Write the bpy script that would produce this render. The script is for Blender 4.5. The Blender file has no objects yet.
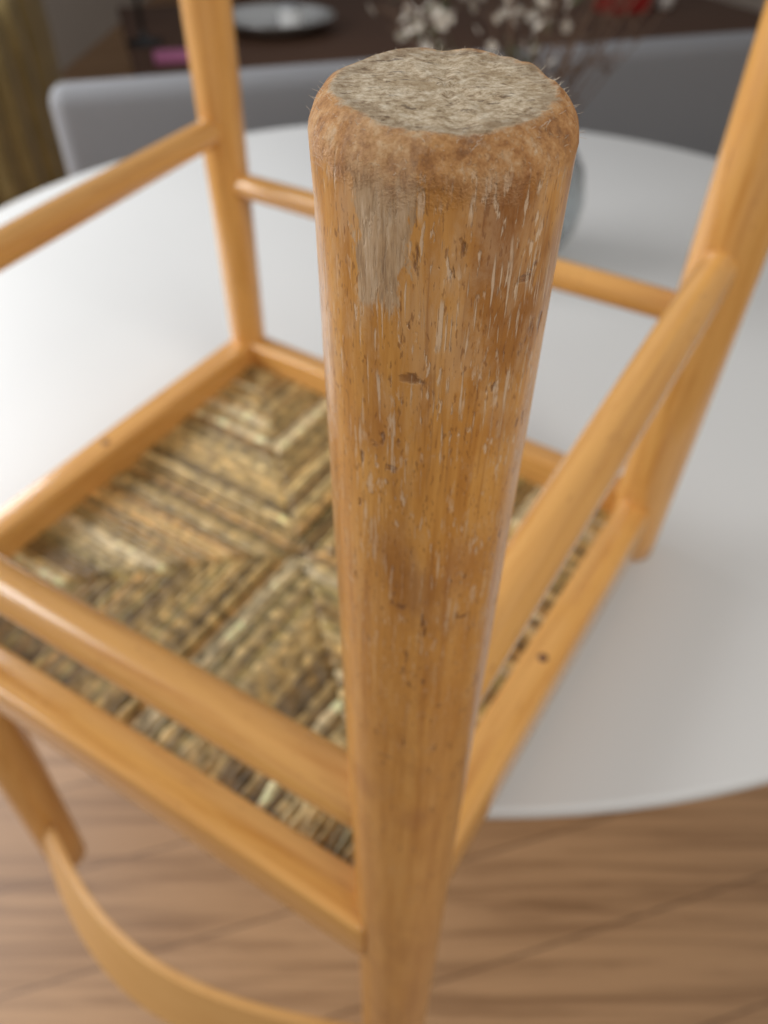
import bpy, bmesh, math, random
from mathutils import Vector, Matrix, noise
random.seed(7)
scene = bpy.context.scene
try:
    scene.view_settings.view_transform = 'Standard'
except Exception as e:
    print(e)

# ------------------------------------------------------------ helpers
def link(ob, parent=None):
    scene.collection.objects.link(ob)
    if parent: ob.parent = parent
    return ob
def empty(name, loc=(0,0,0), rz=0):
    e = bpy.data.objects.new(name, None); e.empty_display_size=.1
    scene.collection.objects.link(e); e.location = loc; e.rotation_euler=(0,0,rz)
    return e
def mesh_obj(name, verts, faces, mat, parent=None, smooth=True, mw=None):
    me = bpy.data.meshes.new(name); me.from_pydata(verts, [], faces); me.update()
    if smooth:
        for p in me.polygons: p.use_smooth = True
    ob = bpy.data.objects.new(name, me); me.materials.append(mat)
    link(ob, parent)
    if mw is not None: ob.matrix_local = mw
    return ob
def lathe(name, prof, mat, parent=None, seg=64, mw=None, smooth=True, wob=None):
    vs=[]; fs=[]
    for i,(r,z) in enumerate(prof):
        for k in range(seg):
            a=2*math.pi*k/seg
            rr=r; zz=z
            if wob: rr,zz = wob(r,z,a)
            vs.append((rr*math.cos(a), rr*math.sin(a), zz))
    n=len(prof)
    for i in range(n-1):
        for k in range(seg):
            k2=(k+1)%seg
            fs.append((i*seg+k, i*seg+k2, (i+1)*seg+k2, (i+1)*seg+k))
    fs.append(tuple(reversed(range(seg))))
    fs.append(tuple(range((n-1)*seg, n*seg)))
    return mesh_obj(name, vs, fs, mat, parent, smooth, mw)
def axis_matrix(a, b, up=Vector((0,0,1))):
    a=Vector(a); b=Vector(b)
    z=(b-a).normalized()
    x=up.cross(z)
    if x.length<.15: x=Vector((0,1,0)).cross(z)
    x.normalize(); y=z.cross(x)
    m=Matrix((x,y,z)).transposed().to_4x4(); m.translation=a
    return m
def rod(name, a, b, r0, r1, mat, parent, bulge=0.0):
    L=(Vector(b)-Vector(a)).length
    prof=[]
    for i in range(17):
        t=i/16
        prof.append((r0+(r1-r0)*t+bulge*math.sin(math.pi*t), L*t))
    return lathe(name, prof, mat, parent, 40, axis_matrix(a,b))
def bar(name, a, b, w, h, mat, parent, bev=.003):
    L=(Vector(b)-Vector(a)).length
    bm=bmesh.new(); bmesh.ops.create_cube(bm, size=1)
    for v in bm.verts:
        v.co=Vector((v.co.x*w, v.co.y*h, (v.co.z+.5)*L))
    bmesh.ops.bevel(bm, geom=bm.edges[:], offset=bev, segments=3, affect='EDGES', profile=.5)
    me=bpy.data.meshes.new(name); bm.to_mesh(me); bm.free()
    for p in me.polygons: p.use_smooth=True
    me.materials.append(mat)
    ob=bpy.data.objects.new(name, me); link(ob,parent); ob.matrix_local=axis_matrix(a,b)
    return ob
def box(name, c, s, mat, parent=None, bev=0, rz=0, seg=3):
    bm=bmesh.new(); bmesh.ops.create_cube(bm, size=1)
    for v in bm.verts: v.co=Vector((v.co.x*s[0], v.co.y*s[1], v.co.z*s[2]))
    if bev: bmesh.ops.bevel(bm, geom=bm.edges[:], offset=bev, segments=seg, affect='EDGES', profile=.5)
    me=bpy.data.meshes.new(name); bm.to_mesh(me); bm.free()
    if bev:
        for p in me.polygons: p.use_smooth=True
    me.materials.append(mat)
    ob=bpy.data.objects.new(name, me); link(ob,parent); ob.location=c; ob.rotation_euler=(0,0,rz)
    return ob

# ------------------------------------------------------------ node helper
class NT:
    def __init__(s, name):
        s.m=bpy.data.materials.new(name); s.m.use_nodes=True
        s.t=s.m.node_tree; s.n=s.t.nodes; s.b=s.n['Principled BSDF']; s.out=s.n['Material Output']
    def add(s, typ, **kw):
        nd=s.n.new(typ)
        for k,v in kw.items(): setattr(nd,k,v)
        return nd
    def l(s,a,b): s.t.links.new(a,b)
    def coords(s, scale=(1,1,1), loc=(0,0,0), rot=(0,0,0), kind='Object'):
        tc=s.add('ShaderNodeTexCoord'); mp=s.add('ShaderNodeMapping')
        mp.inputs['Scale'].default_value=scale; mp.inputs['Location'].default_value=loc
        mp.inputs['Rotation'].default_value=rot
        s.l(tc.outputs[kind], mp.inputs['Vector']); return mp.outputs['Vector']
    def noise(s, vec, scale, detail=4, rough=.55, dist=0):
        nd=s.add('ShaderNodeTexNoise'); nd.inputs['Scale'].default_value=scale
        nd.inputs['Detail'].default_value=detail; nd.inputs['Roughness'].default_value=rough
        nd.inputs['Distortion'].default_value=dist
        s.l(vec, nd.inputs['Vector']); return nd.outputs['Fac']
    def ramp(s, fac, stops, interp='LINEAR'):
        r=s.add('ShaderNodeValToRGB'); r.color_ramp.interpolation=interp
        el=r.color_ramp.elements
        while len(el)<len(stops): el.new(.5)
        for e,(p,c) in zip(el,stops):
            e.position=p; e.color=(c,c,c,1) if isinstance(c,(int,float)) else (*c,1)
        s.l(fac, r.inputs['Fac']); return r.outputs['Color']
    def mix(s, fac, a, b, mode='MIX'):
        m=s.add('ShaderNodeMix', data_type='RGBA', blend_type=mode)
        for sock,val in ((m.inputs[0],fac),(m.inputs[6],a),(m.inputs[7],b)):
            if isinstance(val,(int,float)): sock.default_value=val
            elif isinstance(val,tuple): sock.default_value=(*val,1)
            else: s.l(val,sock)
        return m.outputs[2]
    def math(s, op, a, b=0.0, clamp=False):
        m=s.add('ShaderNodeMath', operation=op, use_clamp=clamp)
        for sock,val in ((m.inputs[0],a),(m.inputs[1],b)):
            if isinstance(val,(int,float)): sock.default_value=val
            else: s.l(val,sock)
        return m.outputs[0]
    def mul(s,*a):
        r=a[0]
        for x in a[1:]: r=s.math('MULTIPLY',r,x)
        return r
    def maprange(s, v, a,b,c=0.,d=1.):
        m=s.add('ShaderNodeMapRange', interpolation_type='SMOOTHSTEP')
        for i,x in enumerate((a,b,c,d)): m.inputs[i+1].default_value=x
        s.l(v,m.inputs[0]); return m.outputs[0]
    def bump(s, h, strength, dist=.001, prev=None):
        b=s.add('ShaderNodeBump'); b.inputs['Strength'].default_value=strength
        b.inputs['Distance'].default_value=dist; s.l(h,b.inputs['Height'])
        if prev is not None: s.l(prev,b.inputs['Normal'])
        return b.outputs['Normal']
    def set(s, **kw):
        for k,v in kw.items():
            k=k.replace('_',' ')
            sock=s.b.inputs[k]
            if isinstance(v,(int,float)): sock.default_value=v
            elif isinstance(v,tuple): sock.default_value=(*v,1) if len(v)==3 else v
            else: s.l(v,sock)
        return s

def simple(name, col, rough=.6, nscale=20, var=.12, metallic=0, bump=.0):
    t=NT(name); v=t.coords()
    n=t.noise(v,nscale,5)
    c=t.mix(n, tuple(x*(1-var) for x in col), tuple(min(1,x*(1+var)) for x in col))
    t.set(Base_Color=c, Roughness=rough, Metallic=metallic)
    if bump: t.set(Normal=t.bump(n,bump,.002))
    return t.m

def honey_wood(name, light=(.73,.38,.105), mid=(.57,.25,.052), dark=(.30,.11,.03)):
    t=NT(name)
    v=t.coords(scale=(1,1,.06)); v2=t.coords(scale=(1,1,.35))
    g=t.noise(v,140,5,.6,.5)
    big=t.noise(v2,14,3,.5,.3)
    c=t.ramp(g,[(.3,mid),(.5,light),(.72,tuple(x*1.08 for x in light))])
    c=t.mix(t.maprange(big,.4,.75,0,.6), c, mid)
    f=t.noise(t.coords(scale=(1,1,.18)),420,2,.5)
    c=t.mix(t.maprange(f,.66,.76,0,.5), c, dark)
    kn=t.noise(t.coords(loc=(3,1,7)),9,1,.3)
    c=t.mix(t.maprange(kn,.72,.8,0,.7), c, dark)
    t.set(Base_Color=c, Roughness=.26, Normal=t.bump(g,.15,.0005))
    t.b.inputs['Coat Weight'].default_value=.6; t.b.inputs['Coat Roughness'].default_value=.10
    return t.m
wood=honey_wood('honey_wood')

# ------------------------------------------------------------ chair geometry constants (metres)
ZR=.780                          # rail centre height
ZT=.737                          # table top height
N=Vector((.010,.165,0)); R=Vector((.216,.484,0)); F=Vector((-.147,.741,0)); Lc=Vector((-.343,.386,0))
def at(p,z): return Vector((p.x,p.y,z))
TOP=1.1850                        # foot plane of the near leg
TILT=.0052/.054                   # the foot is worn obliquely
out=Vector((-.525,-.851,0))

def worn_leg_material(L):
    t=NT('worn_leg_wood')
    tc=t.add('ShaderNodeTexCoord'); sep=t.add('ShaderNodeSeparateXYZ'); t.l(tc.outputs['Object'],sep.inputs[0])
    z0=sep.outputs['Z']; x=sep.outputs['X']; y=sep.outputs['Y']
    z=t.math('ADD',z0,t.mul(t.math('SUBTRACT',.027,y),TILT))
    g=t.noise(t.coords(scale=(1,1,.05)),260,6,.65,.4)
    g2=t.noise(t.coords(scale=(1,1,.14)),60,4,.6,.6)
    big=t.noise(t.coords(scale=(1,1,.5)),30,5,.62,.4)
    c=t.ramp(g,[(.28,(.46,.185,.032)),(.5,(.64,.305,.07)),(.72,(.74,.39,.11))])
    c=t.mix(t.maprange(g2,.45,.75,0,.5),c,(.46,.185,.032))
    zt=t.maprange(z,L-.30,L-.01)
    bl=t.mul(t.maprange(big,.44,.66),t.math('ADD',t.mul(zt,.58),.24))
    c=t.mix(bl,c,(.31,.12,.03))
    gm=t.mul(t.maprange(x,-.004,.012),t.maprange(z,L-.050,L-.018),t.maprange(t.noise(t.coords(scale=(1,1,.4),loc=(1,8,2)),70,5,.7),.34,.60))
    c=t.mix(t.mul(gm,.6),c,(.25,.095,.028))
    hz=t.noise(t.coords(scale=(1,1,.4),loc=(5,3,8)),65,7,.75,.4)
    hzm=t.mul(t.maprange(hz,.48,.63),t.maprange(z,L-.17,L-.03,.12,.85))
    c=t.mix(t.mul(hzm,.36),c,(.68,.47,.27))
    st=t.noise(t.coords(scale=(1,1,.035),loc=(6,6,1)),900,3,.6)
    c=t.mix(t.mul(t.maprange(st,.56,.68),t.math('ADD',t.mul(zt,.3),.15)),c,(.33,.14,.04))
    tk=t.noise(t.coords(scale=(1,1,.25)),1400,2,.5)
    c=t.mix(t.mul(t.maprange(tk,.60,.68),t.math('ADD',t.mul(zt,.5),.10)),c,(.22,.085,.025))
    def gouge(scale,sx,sz,loc,rot,th0,th1,gs,g0,g1):
        gv=t.add('ShaderNodeTexVoronoi'); gv.inputs['Scale'].default_value=scale
        wv=t.coords(scale=(sx,sx,sz),rot=rot,loc=loc)
        wn=t.add('ShaderNodeTexNoise'); wn.inputs['Scale'].default_value=500; wn.inputs['Detail'].default_value=3; t.l(wv,wn.inputs['Vector'])
        vm=t.add('ShaderNodeVectorMath',operation='MULTIPLY_ADD'); t.l(wn.outputs['Color'],vm.inputs[0]); vm.inputs[1].default_value=(.0045,.0045,.0045); t.l(wv,vm.inputs[2])
        t.l(vm.outputs[0],gv.inputs['Vector'])
        gate=t.noise(t.coords(loc=loc),gs,2,.5)
        return t.mul(t.maprange(gv.outputs['Distance'],th1,th0),t.maprange(gate,g0,g1))
    d1=gouge(170,1.4,.45,(0,0,0),(.12,.1,0),.08,.25,60,.50,.58)
    d2=gouge(75,.8,1.6,(.3,.1,.7),(.2,.3,0),.06,.18,40,.51,.59)
    d3=gouge(230,1.3,.5,(.7,.2,.1),(-.2,.25,0),.08,.24,80,.54,.62)
    dent=t.math('MAXIMUM',t.math('MAXIMUM',d1,d2),d3)
    dent=t.mul(dent,t.maprange(z,L-.36,L-.10,.5,1))
    br_=gouge(28,1.0,.8,(.15,.4,.2),(.2,.1,0),.08,.34,22,.48,.60)
    c=t.mix(t.mul(br_,.35),c,(.30,.10,.03))
    c=t.mix(t.mul(dent,.78),c,(.17,.065,.022))
    def flakes(scale,rot,sc,loc,a,b,gs,g0,g1):
        nn=t.noise(t.coords(scale=sc,rot=rot,loc=loc),scale,3,.6,0)
        return t.mul(t.maprange(nn,a,b),t.maprange(t.noise(t.coords(loc=loc),gs,3,.6),g0,g1))
    s1=flakes(760,(0,.06,.0),(1,1,.20),(2,9,4),.58,.655,60,.42,.56)
    s2=flakes(700,(.1,.7,.0),(1.3,1.3,.06),(4,2,1),.605,.66,60,.47,.58)
    s3=flakes(700,(.1,-.6,.0),(1.3,1.3,.06),(7,5,1),.605,.66,60,.47,.58)
    s4=flakes(280,(.0,.05,.0),(1,1,.30),(3,6,6),.635,.68,45,.49,.60)
    s5=flakes(650,(.0,1.35,.0),(1.3,1.3,.07),(1,4,7),.62,.67,70,.50,.60)
    sc2=t.math('MAXIMUM',t.math('MAXIMUM',t.math('MAXIMUM',s1,s5),s2),t.math('MAXIMUM',s3,s4))
    sc2=t.mul(sc2,t.maprange(z,L-.24,L-.03,.12,1))
    c=t.mix(t.mul(sc2,.66),c,(.76,.59,.41))
    # bare patch below chamfer (front-left)
    wn=t.math('SUBTRACT',t.noise(t.coords(scale=(1,1,.35)),210,5,.7),.5)
    warp=t.mul(wn,.015)
    down=t.math('SUBTRACT',L-.010,z)
    wid=t.math('SUBTRACT',.0062,t.mul(down,.13))
    ax=t.math('ABSOLUTE',t.math('ADD',t.math('ADD',x,.0118),warp))
    pm=t.maprange(t.math('SUBTRACT',ax,wid),.0008,-.0003)
    pm=t.mul(pm,t.maprange(t.math('ADD',z,t.mul(warp,1.5)),L-.034,L-.030),t.maprange(y,-.009,-.015))
    pc=t.ramp(t.noise(t.coords(scale=(1,1,.09)),560,6,.75),[(.32,(.22,.13,.065)),(.48,(.52,.36,.21)),(.66,(.72,.56,.38))])
    c=t.mix(t.mul(pm,.85),c,pc)
    # chamfer
    wz=t.math('ADD',z,t.mul(t.math('SUBTRACT',t.noise(t.coords(),75,6,.75),.5),.020))
    rim=t.maprange(wz,L-.0115,L-.0030)
    rimc=t.ramp(t.noise(t.coords(loc=(4,4,4)),170,7,.78),[(.33,(.14,.05,.017)),(.44,(.36,.155,.048)),(.54,(.57,.30,.115)),(.64,(.70,.48,.28)),(.75,(.80,.69,.55))])
    c=t.mix(t.mul(rim,.75),c,rimc)
    # end grain
    r2=t.math('SQRT',t.math('ADD',t.mul(x,x),t.mul(y,y)))
    rr=t.math('ADD',r2,t.mul(t.math('SUBTRACT',t.noise(t.coords(),120,6,.8),.5),.010))
    disc=t.maprange(rr,.0228,.0208)
    fe=t.mul(t.maprange(z,L-.0032,L-.0012),disc)
    e1=t.noise(t.coords(scale=(1,1.3,1)),430,7,.80); e2=t.noise(t.coords(),95,6,.7)
    e3=t.noise(t.coords(loc=(3,3,3),scale=(.7,1.5,1)),300,5,.72)
    ec=t.ramp(e1,[(.33,(.15,.09,.045)),(.43,(.43,.315,.19)),(.53,(.64,.52,.36)),(.66,(.84,.75,.60))])
    ec=t.mix(t.maprange(e2,.48,.64,0,.55),ec,(.33,.22,.105))
    ec=t.mix(t.maprange(e3,.57,.66,0,.75),ec,(.10,.055,.027))
    ring=t.mul(t.maprange(rr,.0170,.0192),t.maprange(rr,.0222,.0205))
    ec=t.mix(t.mul(ring,.35),ec,(.20,.12,.055))
    c=t.mix(fe,c,ec)
    worn=t.math('MAXIMUM',t.math('MAXIMUM',rim,fe),pm)
    rough=t.math('ADD',t.mul(worn,.5),t.math('ADD',t.mul(hzm,.22),.30),True)
    coat=t.math('SUBTRACT',t.math('SUBTRACT',.5,t.mul(hzm,.25)),t.mul(worn,.5),True)
    h=t.math('SUBTRACT',t.mul(g,.25),t.math('ADD',dent,t.mul(sc2,.5)))
    nb=t.bump(h,.6,.0006)
    rh=t.mul(t.math('MAXIMUM',rim,fe),t.math('ADD',e1,t.noise(t.coords(),260,5,.7)))
    nb=t.bump(rh,.6,.0011,nb)
    t.set(Base_Color=c, Roughness=rough, Normal=nb)
    t.l(coat,t.b.inputs['Coat Weight']); t.b.inputs['Coat Roughness'].default_value=.16
    t.l(nb,t.b.inputs['Coat Normal'])
    return t.m

chair=empty('rush_seat_chair')
Z0=.350; LN=TOP-Z0
legmat=worn_leg_material(LN)
NT_=Vector((.012,.167,0)); NB=Vector((.0055,.162,0))
prof=[(.001,0),(.018,0),(.021,.003)]
for i in range(1,80):
    zz=.004+(LN-.014)*i/80
    zw=zz+Z0
    r=.0220+(.0240-.0220)*min(1,max(0,(zw-.5)/.3))
    if zw>.85: r=.0240+(.0269-.0240)*((zw-.85)/.33)
    prof.append((r,zz))
prof+=[(.0271,LN-.0088),(.0272,LN-.0072),(.0270,LN-.0058),(.0265,LN-.0045),(.0258,LN-.0033),(.0249,LN-.0022),(.0239,LN-.0012),(.0230,LN-.0005),(.0220,LN)]
for q in (.0205,.0185,.0165,.0145,.012,.0095,.007,.0045,.0015): prof.append((q,LN-.0002))
def wob(r,z,a):
    y=r*math.sin(a); kt=min(1,max(0,(z-(LN-.06))/.05))
    dz=-kt*TILT*(.027-y)
    if z>LN-.02:
        k=min(1,(z-(LN-.02))/.012)
        nz=noise.noise(Vector((math.cos(a)*2.6,math.sin(a)*2.6,z*120)))
        n3=noise.noise(Vector((math.cos(a)*7,math.sin(a)*7,z*300+9)))
        n2=noise.noise(Vector((math.cos(a)*r*260,math.sin(a)*r*260,z*200+5)))
        return r*(1+k*(.011*nz+.005*n3)), z+dz+k*(.0006*nz+.0004*n2)
    return r,z+dz
lathe('leg_1_back', prof, legmat, chair, 160, axis_matrix(at(NB,Z0),at(NT_,TOP)), wob=wob)
# frayed wood fibres around the worn foot edge
fz=bmesh.new(); mleg=axis_matrix(at(NB,Z0),at(NT_,TOP))
for i in range(260):
    a=random.uniform(0,6.283); r=random.uniform(.0215,.0268); y=r*math.sin(a)
    zb=LN-.0005-max(0,(r-.0235))*1.6-TILT*(.027-y)-.0006
    p=Vector((r*math.cos(a),y,zb)); d=Vector((math.cos(a),math.sin(a),random.uniform(.2,1.4))).normalized()
    d=(d+Vector((random.uniform(-1,1),random.uniform(-1,1),random.uniform(-.5,.5)))*.8).normalized()
    Lf=random.uniform(.0006,.0024); pts=[mleg@(p+d*Lf*k/3+Vector((random.uniform(-1,1),random.uniform(-1,1),0))*.00014*k) for k in range(4)]
    prev=None
    for k,q in enumerate(pts):
        rr=.00006*(1-k*.25)+.00001
        ring=[fz.verts.new(q+Vector((rr*math.cos(b),rr*math.sin(b)*.7,rr*math.sin(b)*.7))) for b in (0,2.09,4.19)]
        if prev:
            for m in range(3): fz.faces.new((prev[m],prev[(m+1)%3],ring[(m+1)%3],ring[m]))
        prev=ring
me=bpy.data.meshes.new('frayed_fibres'); fz.to_mesh(me); fz.free(); me.materials.append(simple('fibre',(.66,.56,.44),.9))
link(bpy.data.objects.new('frayed_fibres',me),chair)

def plain_leg(name,p,z0,z1,r0,rm,r1,top=None):
    a=at(p,z0); b=at(top if top is not None else p,z1); L=(b-a).length
    prof=[(.001,0),(r0-.003,0),(r0,.003)]
    for i in range(1,24):
        tt=i/24; zz=L*tt
        r=r0+(rm-r0)*tt*2 if tt<.5 else rm+(r1-rm)*(tt-.5)*2
        prof.append((r,zz))
    prof+=[(r1,L-.007),(r1-.003,L-.003),(r1-.006,L),(.001,L)]
    return lathe(name,prof,wood,chair,56,axis_matrix(a,b))
LB=Lc+Vector((-.012,-.010,0))
plain_leg('leg_2_back',LB,Z0+.005,TOP,.020,.0245,.0265,Lc)
FT=F+Vector((.003,0,0))
RT_=R+Vector((.014,0,0))
plain_leg('leg_3_front',F,ZT,TOP,.0175,.0195,.022,FT)
plain_leg('leg_4_front',R,ZT+.0,TOP,.022,.0235,.0245,RT_)
def onleg(b,t,z): return at(b.lerp(t,(z-ZT)/(TOP-ZT)),z)

rod('stretcher_back', at(N,.877), at(Lc,.866), .0150,.0145,wood,chair,.0005)
rod('stretcher_side_1', at(N,.938), onleg(R,RT_,1.008), .0145,.0125,wood,chair,.0005)
rod('stretcher_side_2', at(FT,1.012), at(Lc,.983), .0115,.0115,wood,chair,.001)
rod('stretcher_front', at(F,.963), onleg(R,RT_,.962), .0105,.0105,wood,chair,.001)
# seat rails
ZB=.7655
nl=(Lc-N).normalized()
bar('seat_rail_1',at(N+out*.012+nl*.010,ZB),at(Lc+out*.018,ZB),.028,.040,wood,chair)
bar('seat_rail_2',at(N,ZR),at(R,ZR),.027,.040,wood,chair)
bar('seat_rail_3',at(F,ZR),at(R,ZR),.024,.040,wood,chair)
bar('seat_rail_4',at(F,ZR),at(Lc,ZR),.026,.040,wood,chair)
plug=simple('dark_plug',(.17,.07,.03),.6)
for i,(a,b,t_) in enumerate(((N,R,.47),(F,Lc,.53),(F,R,.93))):
    p=a.lerp(b,t_)
    lathe('screw_plug_%d'%i,[(.001,0),(.0036,0),(.0036,.0005),(.001,.0005)],plug,chair,16,Matrix.Translation((p.x,p.y,ZR+.0198)))

# rush seat
def rush_material():
    t=NT('rush_cord')
    at_=t.add('ShaderNodeVertexColor'); at_.layer_name='Col'
    n=t.noise(t.coords(),200,5,.65)
    c=t.mix(t.maprange(n,.46,.70,0,.5),at_.outputs['Color'],(.26,.19,.09))
    t.set(Base_Color=c,Roughness=.42,Normal=t.bump(t.noise(t.coords(),900,3),.4,.0005))
    return t.m
rushm=rush_material()
Nr=N+out*.006
Lr=Lc+out*.006
def bil(u,v):
    a=Nr.lerp(Lr,u); b=R.lerp(F,u); return a.lerp(b,v)
def rush_layer(name,z,sgn,ncord,parent):
    bm=bmesh.new(); col=bm.loops.layers.color.new('Col')
    rad=.42/ncord*.58
    pal=[(.80,.67,.43),(.74,.62,.39),(.84,.73,.50),(.66,.54,.32),(.69,.60,.37),(.56,.44,.25),(.76,.60,.36),(.92,.83,.64)]
    for side in range(4):
        for i in range(ncord):
            s=(i+.5)/ncord
            e=min(s,1-s)
            if e<.03: continue
            c=random.choice(pal); k=random.uniform(.76,1.06); c=tuple(x*k for x in c)
            npt=max(4,int(e*100)); prev=None
            off=random.uniform(-.0010,.0010); ph=random.uniform(0,6)
            for j in range(npt+1):
                q=(e+.006)*j/npt
                if side==0: P=bil(s,q)
                elif side==1: P=bil(q,s)
                elif side==2: P=bil(s,1-q)
                else: P=bil(1-q,s)
                if side in (0,2): d=(bil(s,.6)-bil(s,.4)).normalized()
                else: d=(bil(.6,s)-bil(.4,s)).normalized()
                pr=Vector((-d.y,d.x,0))
                dz=sgn*(-.004*e + .003*math.sin(min(1,q/.12)*math.pi/2)) + off*.6
                if abs(s-.5)<1.6/ncord: dz-=sgn*.004
                if e-q<.012: dz-=sgn*.0022*(1-(e-q)/.012)
                w=noise.noise(Vector((s*40,q*14+side*9,sgn)))*.0013
                C=Vector((P.x,P.y,z+dz))+pr*w
                rr=rad*(1+.14*noise.noise(Vector((s*90,q*25,side))))
                if j==npt: rr*=.8
                ring=[]
                for m in range(10):
                    a=2*math.pi*m/10
                    tw=1+.14*math.cos(2*(a-ph-q*65))
                    ring.append(bm.verts.new(C+pr*(rr*tw*math.cos(a))+Vector((0,0,rr*tw*.85*math.sin(a)))))
                if prev:
                    kk=1+.42*noise.noise(Vector((s*50,q*50,side*3)))
                    for m in range(10):
                        f=bm.faces.new((prev[m],prev[(m+1)%10],ring[(m+1)%10],ring[m])); f.smooth=True
                        for lp in f.loops: lp[col]=(min(1,c[0]*kk),min(1,c[1]*kk),min(1,c[2]*kk),1)
                prev=ring
    me=bpy.data.meshes.new(name); bm.to_mesh(me); bm.free(); me.materials.append(rushm)
    ob=bpy.data.objects.new(name,me); link(ob,parent); return ob
rush_layer('rush_seat_underside',.7712,1,66,chair)
rush_layer('rush_seat_top',.755,-1,66,chair)
mesh_obj('rush_seat_core',[tuple(at(bil(u,v),zz)) for zz in (.758,.7685) for u,v in ((.03,.03),(.97,.03),(.97,.97),(.03,.97))],
  [(0,3,2,1),(4,5,6,7),(0,1,5,4),(1,2,6,5),(2,3,7,6),(3,0,4,7)],simple('rush_core',(.12,.085,.04),.9),chair,False)

# curved back slat
def slat():
    vs=[];fs=[];n=48
    A=at(LB,.445);B=at(NB,.505)
    for i in range(n+1):
        t_=i/n; s=math.sin(math.pi*t_)
        p=A.lerp(B,t_)+out*(.062*(s**.95))
        hh=.006+.023*(s**.6)
        dt=(B-A)+out*(.062*math.pi*math.cos(math.pi*t_))
        nn=Vector((dt.y,-dt.x,0)).normalized()
        if nn.dot(out)<0: nn=-nn
        th=.0036
        for (sx,sz) in ((-1,-.97),(-1,.97),(-.7,1),(.7,1),(1,.97),(1,-.97),(.7,-1),(-.7,-1)):
            q=p+nn*(sx*th - sz*hh*.36)+Vector((0,0,sz*hh))
            vs.append(tuple(q))
    for i in range(n):
        for k in range(8):
            k2=(k+1)%8
            fs.append((i*8+k,(i+1)*8+k,(i+1)*8+k2,i*8+k2))
    fs.append(tuple(range(8))); fs.append(tuple(reversed(range(n*8,n*8+8))))
    t=NT('slat_wood'); g=t.noise(t.coords(scale=(.1,.1,1.5),rot=(0,0,.5)),150,4)
    t.set(Base_Color=t.mix(g,(.60,.30,.09),(.76,.45,.17)),Roughness=.32)
    ob=mesh_obj('back_slat',vs,fs,t.m,chair,smooth=False)
    for p in ob.data.polygons: p.use_smooth=False
    return ob
slat()

# ------------------------------------------------------------ white round table
white=simple('white_laminate',(.70,.695,.675),.48,6,.015)
table=empty('round_table',(0,0,0))
TC=(.072,.990)
RT=.752
pr=[(.001,-.024),(RT-.02,-.024),(RT-.004,-.018),(RT,-.010),(RT,-.004),(RT-.002,-.001),(RT-.005,0),(.001,0)]
lathe('table_top',pr,white,table,160,Matrix.Translation((TC[0],TC[1],ZT)))
pr=[(.001,0),(.30,0),(.30,.008),(.22,.022),(.10,.06),(.055,.13),(.04,.28),(.042,.45),(.07,.61),(.14,.69),(.20,.713),(.001,.713)]
lathe('pedestal',pr,white,table,64,Matrix.Translation((TC[0],TC[1],0.0)))

# ------------------------------------------------------------ vase with dried flowers
vase=empty('flower_vase',(.175,1.09,ZT))
g=NT('vase_glass'); g.set(Base_Color=(.66,.69,.70),Roughness=.06,Transmission_Weight=.9,IOR=1.36)
pr=[(.001,0),(.055,0),(.075,.008),(.098,.05),(.104,.085),(.096,.125),(.07,.165),(.052,.19),(.056,.205),(.052,.205),(.048,.19),(.066,.163),(.091,.124),(.099,.085),(.093,.052),(.07,.013),(.001,.01)]
lathe('vase_body',pr,g.m,vase,48)
stem=simple('dry_stem',(.13,.075,.045),.8)
petal=simple('white_petal',(.56,.50,.42),.7)
leafm=simple('dull_leaf',(.10,.11,.05),.7)
bs=bmesh.new(); bp=bmesh.new(); bl=bmesh.new()
def tube(bm,pts,r):
    prev=None
    for i,p in enumerate(pts):
        d=(pts[min(i+1,len(pts)-1)]-pts[max(i-1,0)]).normalized()
        x=d.orthogonal().normalized(); y=d.cross(x); rr=r*(1-.5*i/len(pts))
        ring=[bm.verts.new(p+x*rr*math.cos(a)+y*rr*math.sin(a)) for a in (0,1.26,2.51,3.77,5.03)]
        if prev:
            for m in range(5): bm.faces.new((prev[m],prev[(m+1)%5],ring[(m+1)%5],ring[m]))
        prev=ring
def flower(c,s):
    nrm=Vector((random.uniform(-1,1),random.uniform(-1,.2),random.uniform(.2,1))).normalized()
    x=nrm.orthogonal().normalized(); y=nrm.cross(x)
    for k in range(5):
        a=k*1.2566; d=x*math.cos(a)+y*math.sin(a); e=nrm.cross(d)
        ps=[c, c+d*s*.6+e*s*.4+nrm*s*.2, c+d*s+nrm*s*.35, c+d*s*.6-e*s*.4+nrm*s*.2]
        bp.faces.new([bp.verts.new(p) for p in ps])
random.seed(21)
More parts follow.
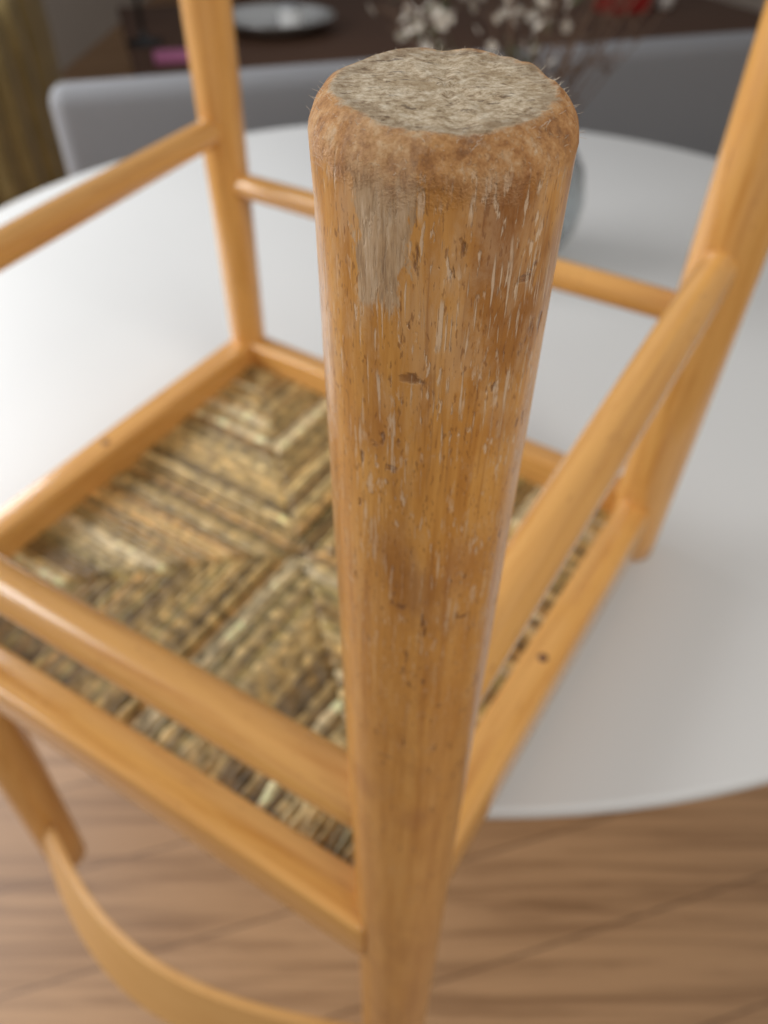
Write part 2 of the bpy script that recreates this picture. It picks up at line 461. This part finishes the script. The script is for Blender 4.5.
for i in range(38):
    a=random.uniform(0,6.283); sp=random.uniform(.04,.20)
    tip=Vector((math.cos(a)*sp-.01,math.sin(a)*sp*.7,random.uniform(.33,.50)))
    if i<8: tip=Vector((random.uniform(-.22,-.16),random.uniform(-.03,.08),random.uniform(.30,.38)))
    elif i>22: tip=Vector((random.uniform(.02,.17),random.uniform(-.08,.05),random.uniform(.29,.48)))
    pts=[]
    for j in range(9):
        t_=j/8
        p=Vector((tip.x*t_**1.5,tip.y*t_**1.5,.02+(tip.z-.02)*t_))
        p+=Vector((noise.noise(Vector((i,t_*3,0))),noise.noise(Vector((i,t_*3,5))),0))*.015*t_
        pts.append(p)
    tube(bs,pts,.0014)
    kind='fl' if (tip.x<.05) else 'tw'
    for k in range(9):
        t_=random.uniform(.66,1); idx=int(t_*8); base=pts[min(idx,8)]
        q=base+Vector((random.uniform(-.035,.035),random.uniform(-.035,.035),random.uniform(0,.03)))
        tube(bs,[base,base.lerp(q,.5)+Vector((0,0,.003)),q],.0009)
        if kind=='fl' and k%2==0: flower(q,random.uniform(.006,.010))
    if kind=='fl':
        for k in range(4):
            base=pts[random.randint(4,8)]; d=Vector((random.uniform(-1,1),random.uniform(-1,1),.4)).normalized(); e=d.cross(Vector((0,0,1))).normalized()
            bl.faces.new([bl.verts.new(p) for p in (base,base+d*.02+e*.006,base+d*.04,base+d*.02-e*.006)])
for nm,b,m in (('stems',bs,stem),('flowers',bp,petal),('leaves',bl,leafm)):
    me=bpy.data.meshes.new(nm); b.to_mesh(me); b.free(); me.materials.append(m)
    link(bpy.data.objects.new(nm,me),vase)

# ------------------------------------------------------------ grey upholstered dining bench
A16=math.radians(17)
fabt=NT('grey_fabric'); v=fabt.coords(); fn=fabt.noise(v,350,4,.7)
fabt.set(Base_Color=fabt.mix(fn,(.19,.19,.195),(.28,.28,.29)),Roughness=.95,Normal=fabt.bump(fn,.4,.001))
fab=fabt.m
dkw=simple('dark_wood_leg',(.05,.035,.025),.5)
bench=empty('upholstered_bench',(-.67,1.68,0),A16)
BL=2.1
bk=box('backrest',(BL/2,.055,.588),(BL,.10,.43),fab,bench,.035,seg=5)
box('seat_cushion',(BL/2,-.20,.42),(BL-.04,.46,.12),fab,bench,.035,seg=5)
for i,(x,y) in enumerate(((.08,-.36),(BL-.08,-.36),(.08,.05),(BL-.08,.05))):
    lathe('leg_%d'%(i+1),[(.001,0),(.014,0),(.022,.38),(.001,.38)],dkw,bench,20,Matrix.Translation((x,y,0)))

# ------------------------------------------------------------ olive channel-tufted tub armchair at far left
ol=NT('olive_velvet'); cn=ol.noise(ol.coords(),18,4)
ol.set(Base_Color=ol.mix(cn,(.10,.068,.016),(.30,.21,.065)),Roughness=.7)
ol.b.inputs['Sheen Weight'].default_value=.4
tub=empty('tub_armchair',(-1.46,2.70,0),-.5)
vs=[];fs=[];n=264
rows=[(.02,.0),(.25,0),(.5,.0),(.7,.005),(.84,.0),(.90,-.02)]
for i in range(n+1):
    a=math.radians(-120+240*i/n)
    k=abs(math.sin(i/n*math.pi*20))**.6
    for inner in (0,1):
        for (zz,o) in rows:
            drop=.22*max(0,(abs(i/n-.5)*2-.55)/.45)
            r=(.395+.026*k+o) if not inner else (.30-.020*k-o)
            z2=zz if zz<.3 else zz-drop*(zz-.3)/.6
            vs.append((r*math.sin(a), r*math.cos(a), z2))
nr=len(rows); st_=2*nr
for i in range(n):
    o=i*st_; q=(i+1)*st_
    for k in range(nr-1):
        fs.append((o+k,o+k+1,q+k+1,q+k)); fs.append((o+nr+k,q+nr+k,q+nr+k+1,o+nr+k+1))
    fs.append((o+nr-1,o+st_-1,q+st_-1,q+nr-1)); fs.append((o,q,q+nr,o+nr))
for e_ in (0,n):
    o=e_*st_; fs.append(tuple([o+k for k in range(nr)]+[o+nr+k for k in reversed(range(nr))]))
mesh_obj('channel_tufted_back',vs,fs,ol.m,tub)
lathe('seat_cushion',[(.001,.02),(.29,.02),(.30,.05),(.30,.38),(.28,.43),(.25,.45),(.001,.45)],ol.m,tub,64)

# ------------------------------------------------------------ background coffee table with things on it
dw=NT('dark_walnut'); g_=dw.noise(dw.coords(scale=(.08,1,1)),60,5,.6,.5)
dw.set(Base_Color=dw.mix(g_,(.030,.012,.005),(.12,.05,.02)),Roughness=.8); dw=dw.m
st=empty('coffee_table',(.30,4.15,0),A16)
TW=2.9; TD=1.4
box('top',(0,0,.485),(TW,TD,.03),dw,st,.006)
for i,(x,y) in enumerate(((-1,-1),(1,-1),(-1,1),(1,1))):
    box('leg_%d'%(i+1),(x*(TW/2-.07),y*(TD/2-.07),.235),(.07,.07,.47),dw,st,.006)
box('lower_shelf',(0,0,.15),(TW-.2,TD-.2,.02),dw,st)
sil=simple('silver_tray_metal',(.60,.60,.58),.25,8,.05,.6)
tray=lathe('serving_bowl',[(.001,0),(.14,0),(.19,.02),(.25,.055),(.255,.06),(.245,.06),(.185,.028),(.13,.01),(.001,.01)],sil,None,48)
tray.location=(-.46,3.86,.501)
jar=empty('candle_jar',(-.40,3.84,.512))
lathe('jar',[(.001,0),(.045,0),(.048,.004),(.048,.09),(.045,.094),(.001,.094)],simple('jar_glass',(.35,.36,.37),.2),jar,32)
lathe('label',[(.0485,.015),(.0487,.016),(.0487,.075),(.0485,.076)],simple('label_paper',(.85,.85,.83),.7),jar,32)
lathe('black_candlestick',[(.001,0),(.075,0),(.075,.008),(.016,.018),(.010,.05),(.010,.16),(.024,.17),(.026,.20),(.001,.20)],simple('black_metal',(.012,.012,.012),.35),None,32).location=(-.98,3.62,.501)
box('pink_notebook',(-.78,3.36,.511),(.20,.15,.02),simple('pink_cover',(.48,.14,.28),.6),None,.003,.25)
box('red_gift_box',(1.12,4.30,.575),(.22,.16,.15),simple('red_card',(.32,.015,.012),.5),None,.004,.3)
wc=lathe('white_cup',[(.001,0),(.03,0),(.04,.01),(.045,.08),(.042,.08),(.037,.012),(.001,.008)],simple('cup_glaze',(.55,.5,.45),.3),None,32)
wc.location=(1.34,4.35,.501)

# ------------------------------------------------------------ room
fl=NT('oak_plank_floor')
v=fl.coords(rot=(0,0,math.radians(-16)),loc=(.75,.06,0))
br=fl.add('ShaderNodeTexBrick'); fl.l(v,br.inputs['Vector'])
br.inputs['Scale'].default_value=1; br.inputs['Brick Width'].default_value=2.6; br.inputs['Row Height'].default_value=.15
br.inputs['Mortar Size'].default_value=.0020; br.inputs['Mortar Smooth'].default_value=.5; br.inputs['Bias'].default_value=0
br.inputs['Color1'].default_value=(.36,.20,.095,1); br.inputs['Color2'].default_value=(.50,.295,.15,1); br.inputs['Mortar'].default_value=(.13,.07,.035,1)
gr=fl.noise(fl.coords(rot=(0,0,math.radians(-16)),scale=(.55,14,1)),3.4,7,.66,.5)
c=fl.mix(fl.maprange(gr,.42,.66,0,.75),br.outputs['Color'],(.20,.10,.042))
fl.set(Base_Color=c,Roughness=.45)
box('floor',(0,3.2,-.05),(5.2,11.0,.1),fl.m)
wall=simple('warm_white_paint',(.52,.47,.41),.9,4,.03)
wallb=simple('brown_paint',(.11,.068,.045),.9,4,.06)
box('wall_back',(0,8.75,1.3),(5.2,.1,2.6),wallb)
box('wall_right',(2.65,3.2,1.3),(.1,11.0,2.6),wall)
box('wall_left',(-2.05,3.2,.2),(.1,11.0,.4),wall)
box('wall_left_upper',(-2.05,3.2,2.5),(.1,11.0,.2),wall)
box('wall_left_far',(-2.05,6.1,1.4),(.1,5.2,2.0),wallb)
fr=simple('window_frame_paint',(.75,.75,.73),.5)
win=empty('window_1')
for i,y in enumerate((-2.27,-.3,1.5,3.47)): box('mullion_%d'%i,(-2.05,y,1.4),(.07,.06,2.0),fr,win)
for i,z in enumerate((.43,2.37)): box('sill_%d'%i,(-2.05,.6,z),(.09,5.7,.06),fr,win)
box('baseboard_back',(0,8.69,.05),(5.2,.02,.1),dkw)

# ------------------------------------------------------------ light
w=bpy.data.worlds.new('World'); scene.world=w; w.use_nodes=True
bg=w.node_tree.nodes['Background']; bg.inputs[0].default_value=(.96,.97,1.0,1); bg.inputs[1].default_value=.34
def area(name,loc,tgt,sx,sy,e,col):
    l=bpy.data.lights.new(name,'AREA'); l.shape='RECTANGLE'; l.size=sx; l.size_y=sy; l.energy=e; l.color=col
    o=bpy.data.objects.new(name,l); scene.collection.objects.link(o); o.location=loc
    o.rotation_euler=(Vector(tgt)-Vector(loc)).to_track_quat('-Z','Y').to_euler(); return o
area('window_daylight',(-1.95,1.2,1.70),(0,.8,.8),2.2,1.3,64,(.97,.98,1.0))
area('ceiling_bounce_light',(1.1,-.9,2.4),(0,.5,.8),1.0,1.0,19,(1,.96,.90))

# ------------------------------------------------------------ camera
cam=bpy.data.cameras.new('camera'); co=bpy.data.objects.new('camera',cam); scene.collection.objects.link(co)
co.location=(0,0,1.223); th=42.6
co.rotation_euler=(math.radians(90-th),0,0)
cam.sensor_fit='VERTICAL'; cam.sensor_height=36; cam.lens=770/1024*36; cam.clip_start=.01
cam.dof.use_dof=True; cam.dof.focus_distance=.153; cam.dof.aperture_fstop=10
scene.camera=co
